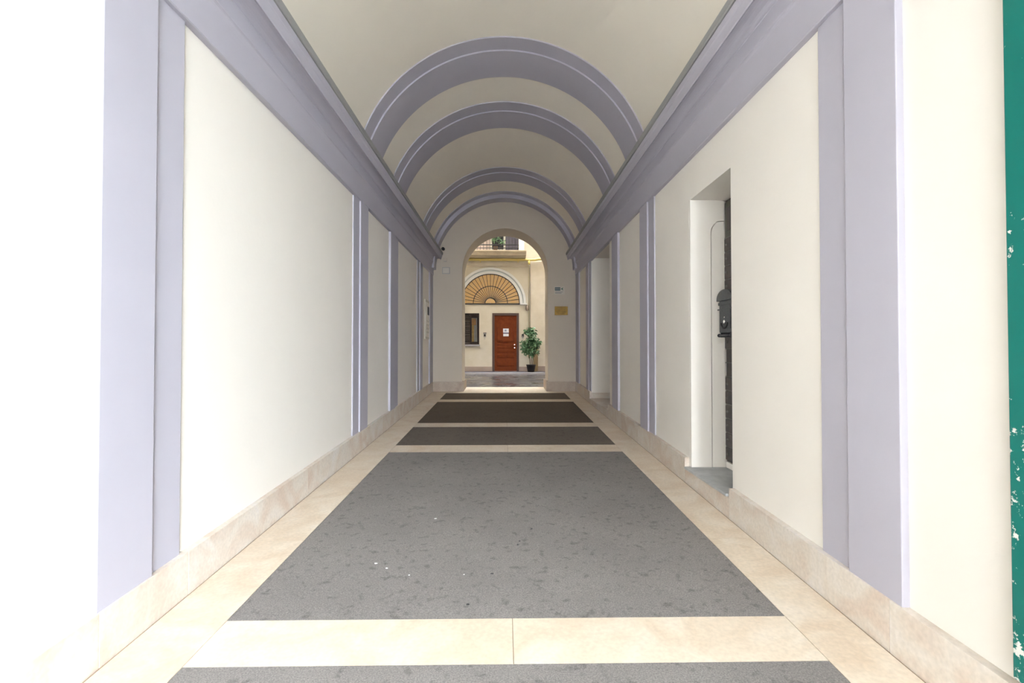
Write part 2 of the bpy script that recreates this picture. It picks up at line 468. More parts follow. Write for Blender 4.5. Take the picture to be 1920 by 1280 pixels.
# jamb boards on the far reveal, a gap tracing a round-cornered panel
jt = D1b - .0005
gx0, gx1, gt, rr = 1.785, 1.792, 2.41, 0.085
arcp = [(gx0 + rr - rr * math.cos(a), gt - .11 + .11 * math.sin(a)) for a in [math.pi / 2 * i / 8 for i in range(9)]]
outer = [(WX + .001, zs0), (gx0, zs0)] + arcp + [(1.905, gt), (1.905, D1t - .001), (WX + .001, D1t - .001)]
keep(prism('jamb_board', outer, 'y', jt - .030, jt, WHITE), d2)
arcq = [(p[0] + .007, p[1] - .007) for p in arcp]
inner = [(gx1, zs0)] + arcq + [(1.905, gt - .007), (1.905, zs0)]
keep(prism('jamb_board', inner, 'y', jt - .029, jt, WHITE), d2)

BOXM = make_mat('charcoal_cast_metal', (0.075, 0.08, 0.082), 0.5, col2=(0.05, 0.054, 0.056), scale=30, bump=.15, bscale=120)
CHROME = make_mat('bright_lock_metal', (0.85, 0.85, 0.83), 0.2, metallic=1.0)
BLK = make_mat('black_paint', (0.012, 0.012, 0.012), 0.5)
mb = empty('letter_box', (1.90, 3.885, 1.39))
tag(mb, 'dark grey cast-metal letter box with arched roof on the recessed door', 'letter box')
yc, z0 = 3.885, 1.40
keep(box('body', 1.802, 1.898, yc - .115, yc + .115, z0 + .035, z0 + .30, BOXM, bevel=.006), mb)
roof = [(yc - .132, z0 + .298), (yc + .132, z0 + .298)] + [(yc + .132 * math.cos(a), z0 + .312 + .075 * math.sin(a)) for a in [math.pi * i / 16 for i in range(17)]]
keep(prism('roof', roof, 'x', 1.788, 1.898, BOXM), mb)
keep(box('roof_band', 1.794, 1.803, yc - .118, yc + .118, z0 + .262, z0 + .285, BOXM, bevel=.003), mb)
fd = keep(box('front_door', 1.796, 1.803, yc - .095, yc + .095, z0 + .065, z0 + .25, BOXM, bevel=.003), mb)
keep(box('letter_flap', 1.790, 1.803, yc - .122, yc + .122, z0 + .222, z0 + .232, BOXM, bevel=.002), mb)
horn = [(1.792, yc + .055 * math.cos(a), z0 + .115 + .045 * math.sin(a)) for a in [math.pi + math.pi * i / 12 for i in range(13)]]
keep(tube('horn_emblem', horn, [.004 + .005 * math.sin(math.pi * i / 12) for i in range(13)], BLK, seg=8), fd)
keep(lathe('lock', [(.016, 0), (.016, -.008), (.010, -.010)], (1.797, yc, z0 + .122), CHROME, seg=16, axis='x'), fd)
keep(lathe('rivet', [(.008, 0), (.008, -.005), (.004, -.008)], (1.797, yc, z0 + .158), CHROME, seg=12, axis='x'), fd)
keep(tube('paper_rail', [(1.80, yc - .105, z0 + .012), (1.80, yc + .105, z0 + .012)], .009, BOXM), mb)
for s_ in (-1, 1):
    keep(lathe('rail_knob', [(.004, -.016), (.013, -.010), (.016, 0), (.013, .010), (.004, .016)], (1.80, yc + s_ * .108, z0 + .012), BOXM, seg=12, axis='y'), mb)
    keep(box('rail_bracket', 1.80, 1.898, yc + s_ * .088 - .006, yc + s_ * .088 + .006, z0 - .004, z0 + .04, BOXM, bevel=.002), mb)
keep(box('back_plate', 1.892, 1.8995, yc - .10, yc + .10, z0 - .02, z0 + .30, BOXM), mb)

# ------------------------------------------------------------------ green gate leaf folded against the right wall
def peeling_green():
    m = bpy.data.materials.new('peeling_green_paint'); m.use_nodes = True
    nt = m.node_tree; N, L = nt.nodes, nt.links
    b = N['Principled BSDF']; b.inputs['Roughness'].default_value = 0.45
    geo = N.new('ShaderNodeNewGeometry')
    n1 = N.new('ShaderNodeTexNoise'); n1.inputs['Scale'].default_value = 3.4; n1.inputs['Detail'].default_value = 2
    n2 = N.new('ShaderNodeTexNoise'); n2.inputs['Scale'].default_value = 38; n2.inputs['Detail'].default_value = 6; n2.inputs['Roughness'].default_value = .65
    L.new(geo.outputs['Position'], n1.inputs['Vector']); L.new(geo.outputs['Position'], n2.inputs['Vector'])
    sep = N.new('ShaderNodeSeparateXYZ'); L.new(geo.outputs['Position'], sep.inputs[0])
    # wear: more paint lost low down, where the leaf is knocked
    mr = N.new('ShaderNodeMapRange'); mr.inputs[1].default_value = 1.45; mr.inputs[2].default_value = .95; mr.inputs[3].default_value = -.075; mr.inputs[4].default_value = -.005
    L.new(sep.outputs['Z'], mr.inputs[0])
    a = N.new('ShaderNodeMath'); a.operation = 'MULTIPLY_ADD'; a.inputs[1].default_value = .35
    L.new(n1.outputs['Fac'], a.inputs[0]); L.new(mr.outputs[0], a.inputs[2])
    s = N.new('ShaderNodeMath'); s.operation = 'MULTIPLY_ADD'; s.inputs[1].default_value = .6
    L.new(n2.outputs['Fac'], s.inputs[0]); L.new(a.outputs[0], s.inputs[2])
    rp = N.new('ShaderNodeValToRGB'); rp.color_ramp.interpolation = 'LINEAR'
    e = rp.color_ramp.elements
    e[0].position = .515; e[0].color = (0.0, 0.15, 0.12, 1); e[1].position = .53; e[1].color = (.72, .70, .64, 1)
    L.new(s.outputs[0], rp.inputs['Fac']); L.new(rp.outputs['Color'], b.inputs['Base Color'])
    bp = N.new('ShaderNodeBump'); bp.inputs['Strength'].default_value = .3; bp.inputs['Distance'].default_value = .004
    bp.invert = True
    L.new(rp.outputs['Color'], bp.inputs['Height']); L.new(bp.outputs['Normal'], b.inputs['Normal'])
    return m
GREEN = peeling_green()
gl = empty('door_4', (1.575, .7, .28)); tag(gl, 'green entrance gate leaf with peeling paint folded back against the right wall', kind='structure')
gy0, gy1, gz0, gz1 = -.02, 1.452, .30, 2.95
keep(box('gate_leaf', 1.558, 1.606, gy0 + .01, gy1 - .012, gz0, gz1, GREEN), gl)
for (a, b_) in ((gy0, gy0 + .12), (gy1 - .12, gy1)):
    keep(box('stile', 1.546, 1.606, a, b_, gz0, gz1, GREEN, bevel=.004), gl)
for (a, b_) in ((gz0, gz0 + .2), (1.2, 1.34), (gz1 - .14, gz1)):
    keep(box('rail', 1.547, 1.56, gy0 + .12, gy1 - .12, a, b_, GREEN, bevel=.003), gl)

# ------------------------------------------------------------------ fittings on the end wall and left wall
BRASS = make_mat('aged_brass', (0.26, 0.155, 0.035), 0.45, col2=(0.18, 0.10, 0.02), scale=12, metallic=.75)
ENGR = make_mat('engraving_dark', (0.07, 0.045, 0.02), 0.6)
PLAST = make_mat('off_white_plastic', (0.60, 0.55, 0.47), 0.5, .03, 6)
GREYP = make_mat('pale_grey_plastic', (0.42, 0.40, 0.37), 0.5)
DARKGLASS = make_mat('dark_screen', (0.015, 0.015, 0.018), 0.4, spec=.2)
yw = YE
bp_ = empty('brass_plaque', (1.255, yw, 2.14)); tag(bp_, 'engraved brass plaque on the end wall right of the archway', 'plaque')
bpp = keep(box('plate', 1.11, 1.40, yw - .012, yw - .0005, 2.05, 2.24, BRASS, bevel=.003), bp_)
for i in range(6):
    w = [.20, .24, .18, .24, .22, .15][i] / 2
    keep(box('engraved_line', 1.255 - w, 1.255 + w, yw - .0135, yw - .0115, 2.212 - i * .0275, 2.220 - i * .0275, ENGR), bpp)
for sx in (-1, 1):
    for sz in (-1, 1):
        keep(lathe('screw', [(.006, 0), (.006, -.004), (.003, -.006)], (1.255 + sx * .132, yw - .012, 2.145 + sz * .083), BRASS, seg=8, axis='y'), bpp)
TEAL = make_mat('dark_teal_print', (0.03, 0.085, 0.10), 0.5)
GRN = make_mat('green_print', (0.06, 0.14, 0.09), 0.5)
GRYP = make_mat('grey_print', (0.25, 0.25, 0.24), 0.5)
CLEAR = make_mat('pale_sign_plate', (0.58, 0.525, 0.44), 0.4)
sg = empty('name_sign', (1.21, yw, 2.6)); tag(sg, 'small sign with dark teal and green print above the brass plaque', 'sign')
keep(box('plate', 1.095, 1.33, yw - .007, yw - .0005, 2.505, 2.68, CLEAR, bevel=.002), sg)
keep(box('teal_block', 1.115, 1.235, yw - .009, yw - .0065, 2.592, 2.665, TEAL), sg)
for x0, x1 in ((1.127, 1.155), (1.165, 1.19), (1.20, 1.222)):
    keep(box('pale_mark', x0, x1, yw - .0105, yw - .0085, 2.612, 2.646, GRYP), sg)
keep(prism('green_mark', [(1.245, 2.63), (1.30, 2.665), (1.285, 2.63), (1.305, 2.592)], 'y', yw - .009, yw - .0065, GRN), sg)
for z_, w in ((2.562, .17), (2.535, .14)):
    keep(box('print_line', 1.12, 1.12 + w, yw - .0085, yw - .0065, z_ - .007, z_ + .006, GRYP), sg)

cm = empty('security_camera', (-1.36, yw, 3.5)); tag(cm, 'small black dome security camera at the end of the left cornice', 'camera')
keep(lathe('mount', [(.035, 0), (.035, -.02), (.028, -.03)], (-1.352, yw, 3.505), BLK, seg=16, axis='y'), cm)
keep(lathe('camera_body', [(.026, -.01), (.034, -.025), (.036, -.06), (.03, -.075), (.012, -.08)], (-1.352, yw - .02, 3.50), BLK, seg=16, axis='y'), cm)
keep(lathe('lens', [(.013, 0), (.011, -.004), (.004, -.006)], (-1.352, yw - .098, 3.50), DARKGLASS, seg=12, axis='y'), cm)
sn_ = empty('motion_sensor', (-1.305, yw, 3.24)); tag(sn_, 'small white sensor above the square cover plate on the end wall', 'sensor')
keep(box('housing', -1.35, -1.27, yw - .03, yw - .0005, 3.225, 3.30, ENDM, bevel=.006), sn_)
keep(box('lens_strip', -1.34, -1.28, yw - .033, yw - .029, 3.222, 3.236, GREYP, bevel=.002), sn_)
jb = empty('cover_plate', (-1.29, yw, 3.03)); tag(jb, 'square off-white junction cover on the end wall left of the archway', 'cover plate')
keep(box('frame', -1.378, -1.205, yw - .014, yw - .0005, 2.955, 3.105, GREYP, bevel=.004), jb)
keep(box('lid', -1.360, -1.223, yw - .019, yw - .012, 2.972, 3.088, PLAST, bevel=.003), jb)

ic = empty('intercom_panel', (-WX, 10.1, 1.9)); tag(ic, 'tall white intercom panel with black screen on the left wall', 'intercom')
ix = -WX
icp = keep(box('panel', ix + .0005, ix + .022, 9.62, 10.14, 1.50, 2.30, PLAST, bevel=.004), ic)
keep(box('frame_edge', ix + .0205, ix + .026, 9.66, 10.10, 1.55, 2.25, WHITE, bevel=.003), ic)
keep(box('screen', ix + .025, ix + .032, 9.86, 10.07, 2.00, 2.17, DARKGLASS, bevel=.002), icp)
for i in range(4):
    for j in range(2):
        keep(box('call_button', ix + .025, ix + .030, 9.74 + j * .17, 9.86 + j * .17, 1.62 + i * .075, 1.66 + i * .075, PLAST, bevel=.002), icp)

# ------------------------------------------------------------------ courtyard
CREAM = make_mat('courtyard_cream_render', (0.70, 0.64, 0.535), 0.92, col2=(0.63, 0.56, 0.44), scale=1.3, bump=.1, bscale=20)
CREAM2 = make_mat('courtyard_pale_render', (0.70, 0.62, 0.50), 0.92, col2=(0.62, 0.54, 0.42), scale=2.2, bump=.1, bscale=20)
PINKB = make_mat('pinkish_plinth_stone', (0.40, 0.31, 0.255), 0.8, .12, 4)
TRIMW = make_mat('white_arch_trim', (0.78, 0.78, 0.77), 0.85, .03, 3)
TRIMG = make_mat('blue_grey_trim', (0.52, 0.56, 0.57), 0.85)
BROWN = make_mat('red_brown_wood', (0.20, 0.044, 0.011), 0.6, col2=(0.15, 0.032, 0.008), scale=7, spec=.15)
BROWND = make_mat('dark_brown_frame', (0.085, 0.045, 0.035), 0.55, .1, 9)
SHUT = make_mat('dark_shutter_wood', (0.030, 0.019, 0.017), 0.7, .1, 9, spec=.2)
IRON = make_mat('dark_iron', (0.03, 0.028, 0.03), 0.55)
YELLOW = make_mat('yellow_gas_paint', (0.80, 0.64, 0.22), 0.5)
AMBER = make_mat('amber_ribbed_glass', (0.72, 0.43, 0.14), 0.35, col2=(0.66, 0.43, 0.19), scale=5)
KERBM = make_mat('pale_kerb_stone', (0.40, 0.38, 0.39), 0.8, .1, 6)
WALKM = make_mat('dark_sidewalk_stone', (0.12, 0.105, 0.115), 0.8, .15, 5, spec=.15)
def court_paving():
    m = bpy.data.materials.new('worn_courtyard_paving'); m.use_nodes = True
    nt = m.node_tree; N, L = nt.nodes, nt.links
    b = N['Principled BSDF']
    geo = N.new('ShaderNodeNewGeometry')
    br_ = N.new('ShaderNodeTexBrick'); br_.inputs['Scale'].default_value = 1.0
    br_.inputs['Brick Width'].default_value = .8; br_.inputs['Row Height'].default_value = .4; br_.inputs['Mortar Size'].default_value = .012
    br_.inputs['Color1'].default_value = (.06, .052, .05, 1); br_.inputs['Color2'].default_value = (.085, .077, .076, 1); br_.inputs['Mortar'].default_value = (.06, .055, .05, 1)
    L.new(geo.outputs['Position'], br_.inputs['Vector'])
    L.new(br_.outputs['Color'], b.inputs['Base Color'])
    n = N.new('ShaderNodeTexNoise'); n.inputs['Scale'].default_value = 1.8; n.inputs['Detail'].default_value = 5
    L.new(geo.outputs['Position'], n.inputs['Vector'])
    r = N.new('ShaderNodeMapRange'); r.inputs[1].default_value = .35; r.inputs[2].default_value = .65; r.inputs[3].default_value = .2; r.inputs[4].default_value = .42
    b.inputs['Specular IOR Level'].default_value = .22
    L.new(n.outputs['Fac'], r.inputs[0]); L.new(r.outputs[0], b.inputs['Roughness'])
    return m
CPAV = court_paving()
YW = 18.0
cf = box('floor_courtyard', -4.0, 4.0, YF + .001, 16.96, CF - .3, CF, CPAV); tag(cf, 'dark shiny stone paving of the courtyard', kind='structure')
sw = empty('sidewalk', (0, 17.4, .47)); tag(sw, 'raised stone pavement with a pale kerb along the courtyard wall', kind='structure')
keep(box('kerb', -4.0, 4.0, 16.95, 17.04, CF - .1, .468, KERBM, bevel=.01), sw)
keep(box('walkway', -4.0, 4.0, 17.041, YW, CF - .3, .466, WALKM), sw)
# back wall with recesses: window, door, balcony door
wx0, wx1, wz0, wz1 = -2.15, -.95, 1.468, 2.64
dx0, dx1, dz1 = -.41, .49, 2.592
bx0, bx1, bz0, bz1 = -.55, .52, 4.86, 7.2
xs = sorted([-4.6, wx0, wx1, bx0, dx0, dx1, bx1, 4.6]); zs = sorted([-.2, .466, wz0, dz1, wz1, bz0, bz1, COURT_H])
def copen(i, j, k):
    if j: return False
    xm, zm = (xs[i] + xs[i + 1]) / 2, (zs[k] + zs[k + 1]) / 2
    return (wx0 < xm < wx1 and wz0 < zm < wz1) or (dx0 < xm < dx1 and .466 < zm < dz1) or (bx0 < xm < bx1 and bz0 < zm < bz1)
wc = grid_solid('wall_courtyard', xs, [YW, YW + .16, YW + .5], zs, copen, CREAM)
tag(wc, 'cream rendered courtyard wall facing the archway', kind='structure')
for sd, nm in ((-1, 'left'), (1, 'right')):
    x0, x1 = sorted((sd * 4.0, sd * 4.6))
    o = box('wall_courtyard_' + nm, x0, x1, 11.351, YW, -.2, COURT_H, CREAM); tag(o, 'cream rendered side wall on the %s of the courtyard' % nm, kind='structure')
t = trim('pale projecting wall strip at the right of the courtyard wall')
box('wall_strip', .97, 3.99, YW - .10, YW - .0005, .466, 4.575, CREAM2, t, bevel=.01)
t = trim('pinkish stone plinth along the foot of the courtyard wall')
box('plinth_slab', -3.99, dx0 - .055, YW - .03, YW - .0005, .467, .64, PINKB, t, bevel=.004)
box('plinth_slab', dx1 + .055, .968, YW - .03, YW - .0005, .467, .64, PINKB, t, bevel=.004)
box('plinth_slab', .975, 3.98, YW - .13, YW - .101, .467, .66, PINKB, t, bevel=.004)
t = trim('moulded cream string course below the yellow pipe')
sc_ = [(YW - .0005, 4.37), (YW - .04, 4.37), (YW - .05, 4.40), (YW - .09, 4.42), (YW - .10, 4.50), (YW - .13, 4.52), (YW - .135, 4.57), (YW - .0005, 4.58)]
prism('string_course', sc_, 'x', -3.99, .90, CREAM2, t)

# courtyard door
d1 = empty('door_1', (.04, YW, .466)); tag(d1, 'red-brown panelled wooden door across the courtyard', kind='structure')
keep(box('door_frame', dx0 - .05, dx0 + .035, YW - .03, YW + .10, .467, dz1 + .05, BROWND, bevel=.004), d1)
keep(box('door_frame', dx1 - .035, dx1 + .05, YW - .03, YW + .10, .467, dz1 + .05, BROWND, bevel=.004), d1)
keep(box('door_lintel', dx0 + .035, dx1 - .035, YW - .03, YW + .10, dz1 - .035, dz1 + .05, BROWND, bevel=.004), d1)
lf = keep(box('door_leaf', dx0 + .036, dx1 - .036, YW + .015, YW + .07, .475, dz1 - .037, BROWN), d1)
lx0, lx1 = dx0 + .13, dx1 - .13
def frame_panel(z0, z1, arch=False):
    w = .016
    pts = [(lx0, z0), (lx1, z0), (lx1, z1)]
    if arch:
        cxm = (lx0 + lx1) / 2; hw = (lx1 - lx0) / 2
        pts = [(lx0, z0), (lx1, z0)] + [(cxm + hw * math.cos(a), z1 - .16 + .16 * math.sin(a)) for a in [math.pi * i / 14 for i in range(15)]]
    else:
        pts.append((lx0, z1))
    loop = [(p[0], YW + .011, p[1]) for p in pts]
    keep(tube('panel_moulding', loop + [loop[0]], .011, BROWN, seg=6), lf)
    ins = [((p[0] - (lx0 + lx1) / 2) * .86 + (lx0 + lx1) / 2, (p[1] - (z0 + z1) / 2) * .86 + (z0 + z1) / 2) for p in pts]
    keep(prism('door_panel', ins, 'y', YW + .004, YW + .0155, BROWN), lf)
frame_panel(1.56, 2.46, True)
frame_panel(1.345, 1.455)
frame_panel(1.05, 1.165)
frame_panel(.66, .98)
keep(box('middle_rail', lx0, lx1, YW + .007, YW + .0155, 1.215, 1.30, BROWN, bevel=.004), lf)
keep(box('kick_board', lx0, lx1, YW + .007, YW + .0155, .53, .62, BROWN, bevel=.004), lf)
for z_ in (1.46, 1.346):
    keep(lathe('door_knob', [(.022, .016), (.022, .006), (.012, 0), (.013, -.025), (.021, -.038), (.013, -.05)], (.375, YW, z_), CHROME, seg=14, axis='y'), lf)
PAPER = make_mat('white_paper', (0.80, 0.80, 0.84), 0.8)
INK = make_mat('grey_blue_ink', (0.33, 0.36, 0.48), 0.7)
BLUEP = make_mat('blue_strip', (0.12, 0.15, 0.28), 0.7)
p1 = empty('paper_notice', (.05, YW, 1.99)); tag(p1, 'larger white paper notice on the brown courtyard door', 'notice', 'paper notices on the door')
keep(box('sheet', -.055, .16, YW + .0005, YW + .003, 1.915, 2.065, PAPER), p1)
keep(box('printed_block', .0, .075, YW - .001, YW + .001, 1.955, 2.03, INK), p1)
keep(box('printed_band', -.05, .155, YW - .001, YW + .001, 1.885, 1.914, BLUEP), p1)
p2 = empty('paper_notice', (.05, YW, 1.81)); tag(p2, 'smaller white paper strip just below the other notice on the door', 'notice', 'paper notices on the door')
keep(box('sheet', -.05, .155, YW + .0005, YW + .003, 1.775, 1.87, PAPER), p2)

# shuttered window
w1 = empty('window_1', (-1.55, YW, wz0)); tag(w1, 'courtyard window with dark louvred shutter and open casement', kind='structure')
f_ = .05
for (a, b_, c, d) in ((wx0, wx0 + f_, wz0, wz1), (wx1 - .075, wx1, wz0, wz1), (wx0 + f_, wx1 - .075, wz1 - f_, wz1), (wx0 + f_, wx1 - .075, wz0, wz0 + f_)):
    keep(box('window_frame', a + .001, b_ - .001, YW + .0, YW + .12, c + .001, d - .001, SHUT, bevel=.003), w1)
sx0, sx1 = wx0 + f_, -1.235
for (a, b_) in ((sx0, sx0 + .06), (sx1 - .06, sx1), (-1.70, -1.64)):
    keep(box('shutter_stile', a, b_, YW + .01, YW + .05, wz0 + f_, wz1 - f_, SHUT, bevel=.003), w1)
nsl = 20
for i in range(nsl):
    z_ = wz0 + f_ + .03 + i * (wz1 - wz0 - 2 * f_ - .06) / (nsl - 1)
    keep(mesh('slat', [(sx0 + .06, YW + .012, z_ - .018), (sx1 - .06, YW + .012, z_ - .018), (sx1 - .06, YW + .048, z_ + .012), (sx0 + .06, YW + .048, z_ + .012),
                       (sx0 + .06, YW + .012, z_ - .010), (sx1 - .06, YW + .012, z_ - .010), (sx1 - .06, YW + .048, z_ + .020), (sx0 + .06, YW + .048, z_ + .020)], BOXF, SHUT), w1)
GLASS = bpy.data.materials.new('window_glass'); GLASS.use_nodes = True
gb = GLASS.node_tree.nodes['Principled BSDF']; gb.inputs['Base Color'].default_value = (.9, .92, .92, 1); gb.inputs['Roughness'].default_value = .04
gb.inputs['Transmission Weight'].default_value = 1.0
CURT = make_mat('ochre_curtain', (0.72, 0.50, 0.20), .8, col2=(.55, .33, .12), scale=9)
CURTG = make_mat('grey_curtain', (0.42, 0.40, 0.40), .8, .1, 9)
WOODO = make_mat('orange_wood', (0.55, 0.26, 0.09), .6, .2, 9)
gx_0, gx_1 = -1.234, wx1 - .076
keep(box('pane', gx_0, gx_1, YW + .030, YW + .034, wz0 + .10, wz1 - .18, GLASS), w1)
keep(box('casement_rail', gx_0, gx_1, YW + .02, YW + .05, wz1 - .18, wz1 - f_ - .001, SHUT), w1)
keep(box('casement_rail', gx_0, gx_1, YW + .02, YW + .05, wz0 + f_ + .001, wz0 + .10, SHUT), w1)
def wavy(name, x0, x1, y, z0, z1, amp, nw, mat):
    n = 24; V = []; 
    for k in (0, 1):
        for i in range(n + 1):
            q = i / n; x = x0 + (x1 - x0) * q; yy = y + amp * math.sin(q * nw * 2 * math.pi)
            V.append((x, yy, (z0, z1)[k]))
    V += [(v[0], v[1] + .004, v[2]) for v in V]
    B = 2 * (n + 1); Fc = []
    for i in range(n):
        a, b, c, d = i, i + 1, n + 2 + i, n + 1 + i
        Fc += [(a, b, c, d), (B + a, B + d, B + c, B + b), (a, B + a, B + b, b), (d, c, B + c, B + d)]
    Fc += [(0, n + 1, B + n + 1, B), (n, B + n, B + 2 * n + 1, 2 * n + 1)]
    return mesh(name, V, Fc, mat, smooth=False)
keep(wavy('curtain', gx_0 + .002, gx_0 + .085, YW + .09, wz0 + .1, wz1 - .42, .012, 2.5, CURT), w1)
keep(wavy('curtain', gx_0 + .09, gx_1 - .002, YW + .10, wz0 + .1, wz1 - .18, .012, 2, CURTG), w1)
keep(box('blind_box', gx_0 + .002, gx_1 - .05, YW + .07, YW + .085, wz1 - .44, wz1 - .20, WOODO), w1)
keep(box('window_sill', wx0 - .04, wx1 + .03, YW - .07, YW - .0005, wz0 - .06, wz0 - .005, KERBM, bevel=.005), w1)

# fanlight
FX, FZ, FRr = -.53, 3.012, 1.10
w2 = empty('window_2', (FX, YW, FZ)); tag(w2, 'semicircular amber fanlight with radiating iron bars and white moulded surround', kind='structure')
nb = 22
for i in range(nb):
    a0, a1 = math.pi * i / nb, math.pi * (i + 1) / nb
    for r0, r1 in ((.20, .64), (.64, FRr)):
        keep(ring_sector('pane', FX, FZ, r0 + .004, r1 - .004, a0 + .004, a1 - .004, YW - .012, YW - .001, AMBER, seg=2), w2)
keep(ring_sector('pane', FX, FZ, .02, .196, 0.01, math.pi - .01, YW - .012, YW - .001, AMBER, seg=14), w2)
for i in range(nb + 1):
    a = math.pi * i / nb; c, s = math.cos(a), math.sin(a)
    if i in (0, nb): continue
    px_, pz_ = -s * .008, c * .008
    q = [(FX + c * .19 + px_, FZ + s * .19 + pz_), (FX + c * .19 - px_, FZ + s * .19 - pz_), (FX + c * FRr - px_, FZ + s * FRr - pz_), (FX + c * FRr + px_, FZ + s * FRr + pz_)]
    keep(prism('fan_bar', q, 'y', YW - .034, YW - .010, IRON), w2)
for r in (.20, .64, FRr - .012):
    keep(ring_sector('ring_bar', FX, FZ, r - .011, r + .011, 0, math.pi, YW - .038, YW - .012, IRON, seg=40), w2)
keep(box('base_bar', FX - FRr, FX + FRr, YW - .04, YW - .001, FZ - .045, FZ - .001, IRON), w2)
keep(ring_sector('arch_surround', FX, FZ, FRr + .002, 1.20, 0, math.pi, YW - .075, YW - .0005, TRIMW, seg=48), w2)
keep(ring_sector('arch_groove', FX, FZ, 1.2005, 1.25, 0, math.pi, YW - .05, YW - .0005, TRIMG, seg=48), w2)
keep(ring_sector('arch_surround', FX, FZ, 1.2505, 1.335, 0, math.pi, YW - .09, YW - .0005, TRIMW, seg=48), w2)
for s_ in (-1, 1):
    x0, x1 = sorted((FX + s_ * 1.12, FX + s_ * 1.37))
    keep(box('impost_block', x0, x1, YW - .10, YW - .0005, FZ - .055, FZ - .001, TRIMW, bevel=.005), w2)

# small fittings on the courtyard wall
LAMPG = make_mat('weathered_lamp_metal', (0.34, 0.26, 0.20), .6, .15, 20)
wlm = empty('wall_lamp', (.85, YW, 2.8)); tag(wlm, 'small weathered lamp bracket below the right end of the white arch', 'wall lamp')
keep(box('back_plate', .80, .90, YW - .02, YW - .0005, 2.74, 2.93, LAMPG, bevel=.005), wlm)
keep(lathe('shade', [(.03, .10), (.05, .05), (.055, -.04), (.03, -.07)], (.85, YW - .085, 2.80), LAMPG, seg=14), wlm)
keep(tube('arm', [(.85, YW - .01, 2.90), (.85, YW - .085, 2.90)], .012, LAMPG), wlm)
eb = empty('entry_keypad', (-.735, YW, 1.8)); tag(eb, 'small grey keypad between the courtyard window and the door', 'keypad')
keep(box('housing', -.785, -.69, YW - .05, YW - .0005, 1.74, 1.89, GREYP, bevel=.006), eb)
keep(box('hood', -.795, -.68, YW - .07, YW - .0005, 1.885, 1.91, make_mat('brown_hood', (.12, .09, .08), .6), bevel=.004), eb)
keep(box('button_pad', -.765, -.71, YW - .055, YW - .049, 1.77, 1.85, SHUT, bevel=.002), eb)
keep(tube('cable', [(-.737, YW - .012, 1.74), (-.737, YW - .012, 1.66)], .008, GREYP), eb)
eb2 = empty('door_bell', (.68, YW, 1.8)); tag(eb2, 'black doorbell box between the courtyard door and the potted tree', 'doorbell')
keep(box('housing', .645, .725, YW - .04, YW - .0005, 1.74, 1.855, BLK, bevel=.006), eb2)
keep(box('button', .668, .702, YW - .046, YW - .038, 1.715 + .04, 1.79, GREYP, bevel=.003), eb2)
keep(box('name_strip', .655, .715, YW - .03, YW - .0005, 1.68, 1.738, GREYP, bevel=.002), eb2)

gp = empty('gas_pipe', (0, YW - .19, 4.61)); tag(gp, 'yellow gas pipe running below the balcony with a drop beside the arch', 'pipe')
py = YW - .20
keep(tube('main_pipe', [(-3.95, py, 4.615), (1.15, py, 4.615), (1.24, py, 4.645), (3.95, py, 4.645)], .048, YELLOW, seg=14), gp)
keep(tube('tee_joint', [(.915, py, 4.58), (.915, py, 4.44)], .042, YELLOW, seg=12), gp)
keep(tube('drop_pipe', [(.915, py, 4.46), (.915, YW - .14, 4.32), (.915, YW - .04, 4.24), (.915, YW - .035, 1.9)], .020, make_mat('pale_yellow_pipe', (.74, .66, .47), .5), seg=10), gp)
keep(tube('drop_pipe', [(.915, YW - .035, 1.905), (.915, YW - .035, .95)], .0205, make_mat('brown_pipe', (.42, .27, .15), .6), seg=10), gp)
for x_ in (-2.5, -.9, .5, 2.2):
    keep(box('pipe_bracket', x_ - .012, x_ + .012, py - .052, YW - .136, 4.52, 4.565, YELLOW), gp)

# balcony
bal = empty('balcony', (-.6, YW, 4.86)); tag(bal, 'stone balcony with dark iron railing seen at the top of the archway', 'balcony')
BALM = make_mat('balcony_stone', (0.72, 0.62, 0.46), .9, col2=(.62, .52, .38), scale=5)
by0 = YW - .78
prb = [(YW - .0005, 4.66), (YW - .3, 4.67), (by0 + .12, 4.70), (by0 + .09, 4.76), (by0 + .03, 4.79), (by0 + .02, 4.825), (by0, 4.83), (by0, 4.86), (YW - .0005, 4.86)]
keep(prism('balcony_slab', prb, 'x', -3.0, .78, BALM), bal)
ry = by0 + .06
for z_, r in ((4.945, .014), (5.06, .018), (5.80, .02)):
    keep(tube('rail', [(-2.94, ry, z_), (.50, ry, z_)], r, IRON, seg=8), bal)
x_ = -2.94
while x_ < .51:
    keep(tube('baluster', [(x_, ry, 4.858), (x_, ry, 5.80)], .008, IRON, seg=6), bal)
    x_ += .1147
for z_ in (4.945, 5.06, 5.80):
    keep(tube('rail', [(.50, ry, z_), (.50, YW - .001, z_)], .016, IRON, seg=8), bal)
w3 = empty('window_3', (0, YW, bz0)); tag(w3, 'balcony window with dark shutter and pale surround', kind='structure')
keep(box('surround', bx1 + .001, bx1 + .22, YW - .05, YW - .0005, bz0 + .001, bz1 + .15, TRIMW, bevel=.006), w3)
keep(box('open_shutter', bx0 - .56, bx0 - .001, YW - .05, YW - .0005, bz0 + .001, bz1, make_mat('pinkish_shutter', (.42, .33, .28), .7, .15, 6), bevel=.006), w3)
keep(box('shutter', .04, bx1 - .002, YW + .02, YW + .06, bz0 + .002, bz1 - .002, make_mat('navy_brown_shutter', (.07, .06, .08), .6, .2, 8), bevel=.004), w3)
keep(box('casement', bx0 + .002, .039, YW + .05, YW + .09, bz0 + .002, bz1 - .002, make_mat('pale_casement', (.50, .47, .40), .6, .15, 5), bevel=.004), w3)
keep(box('casement_glass', bx0 + .08, -.04, YW + .045, YW + .051, bz0 + .2, bz1 - .08, DARKGLASS), w3)

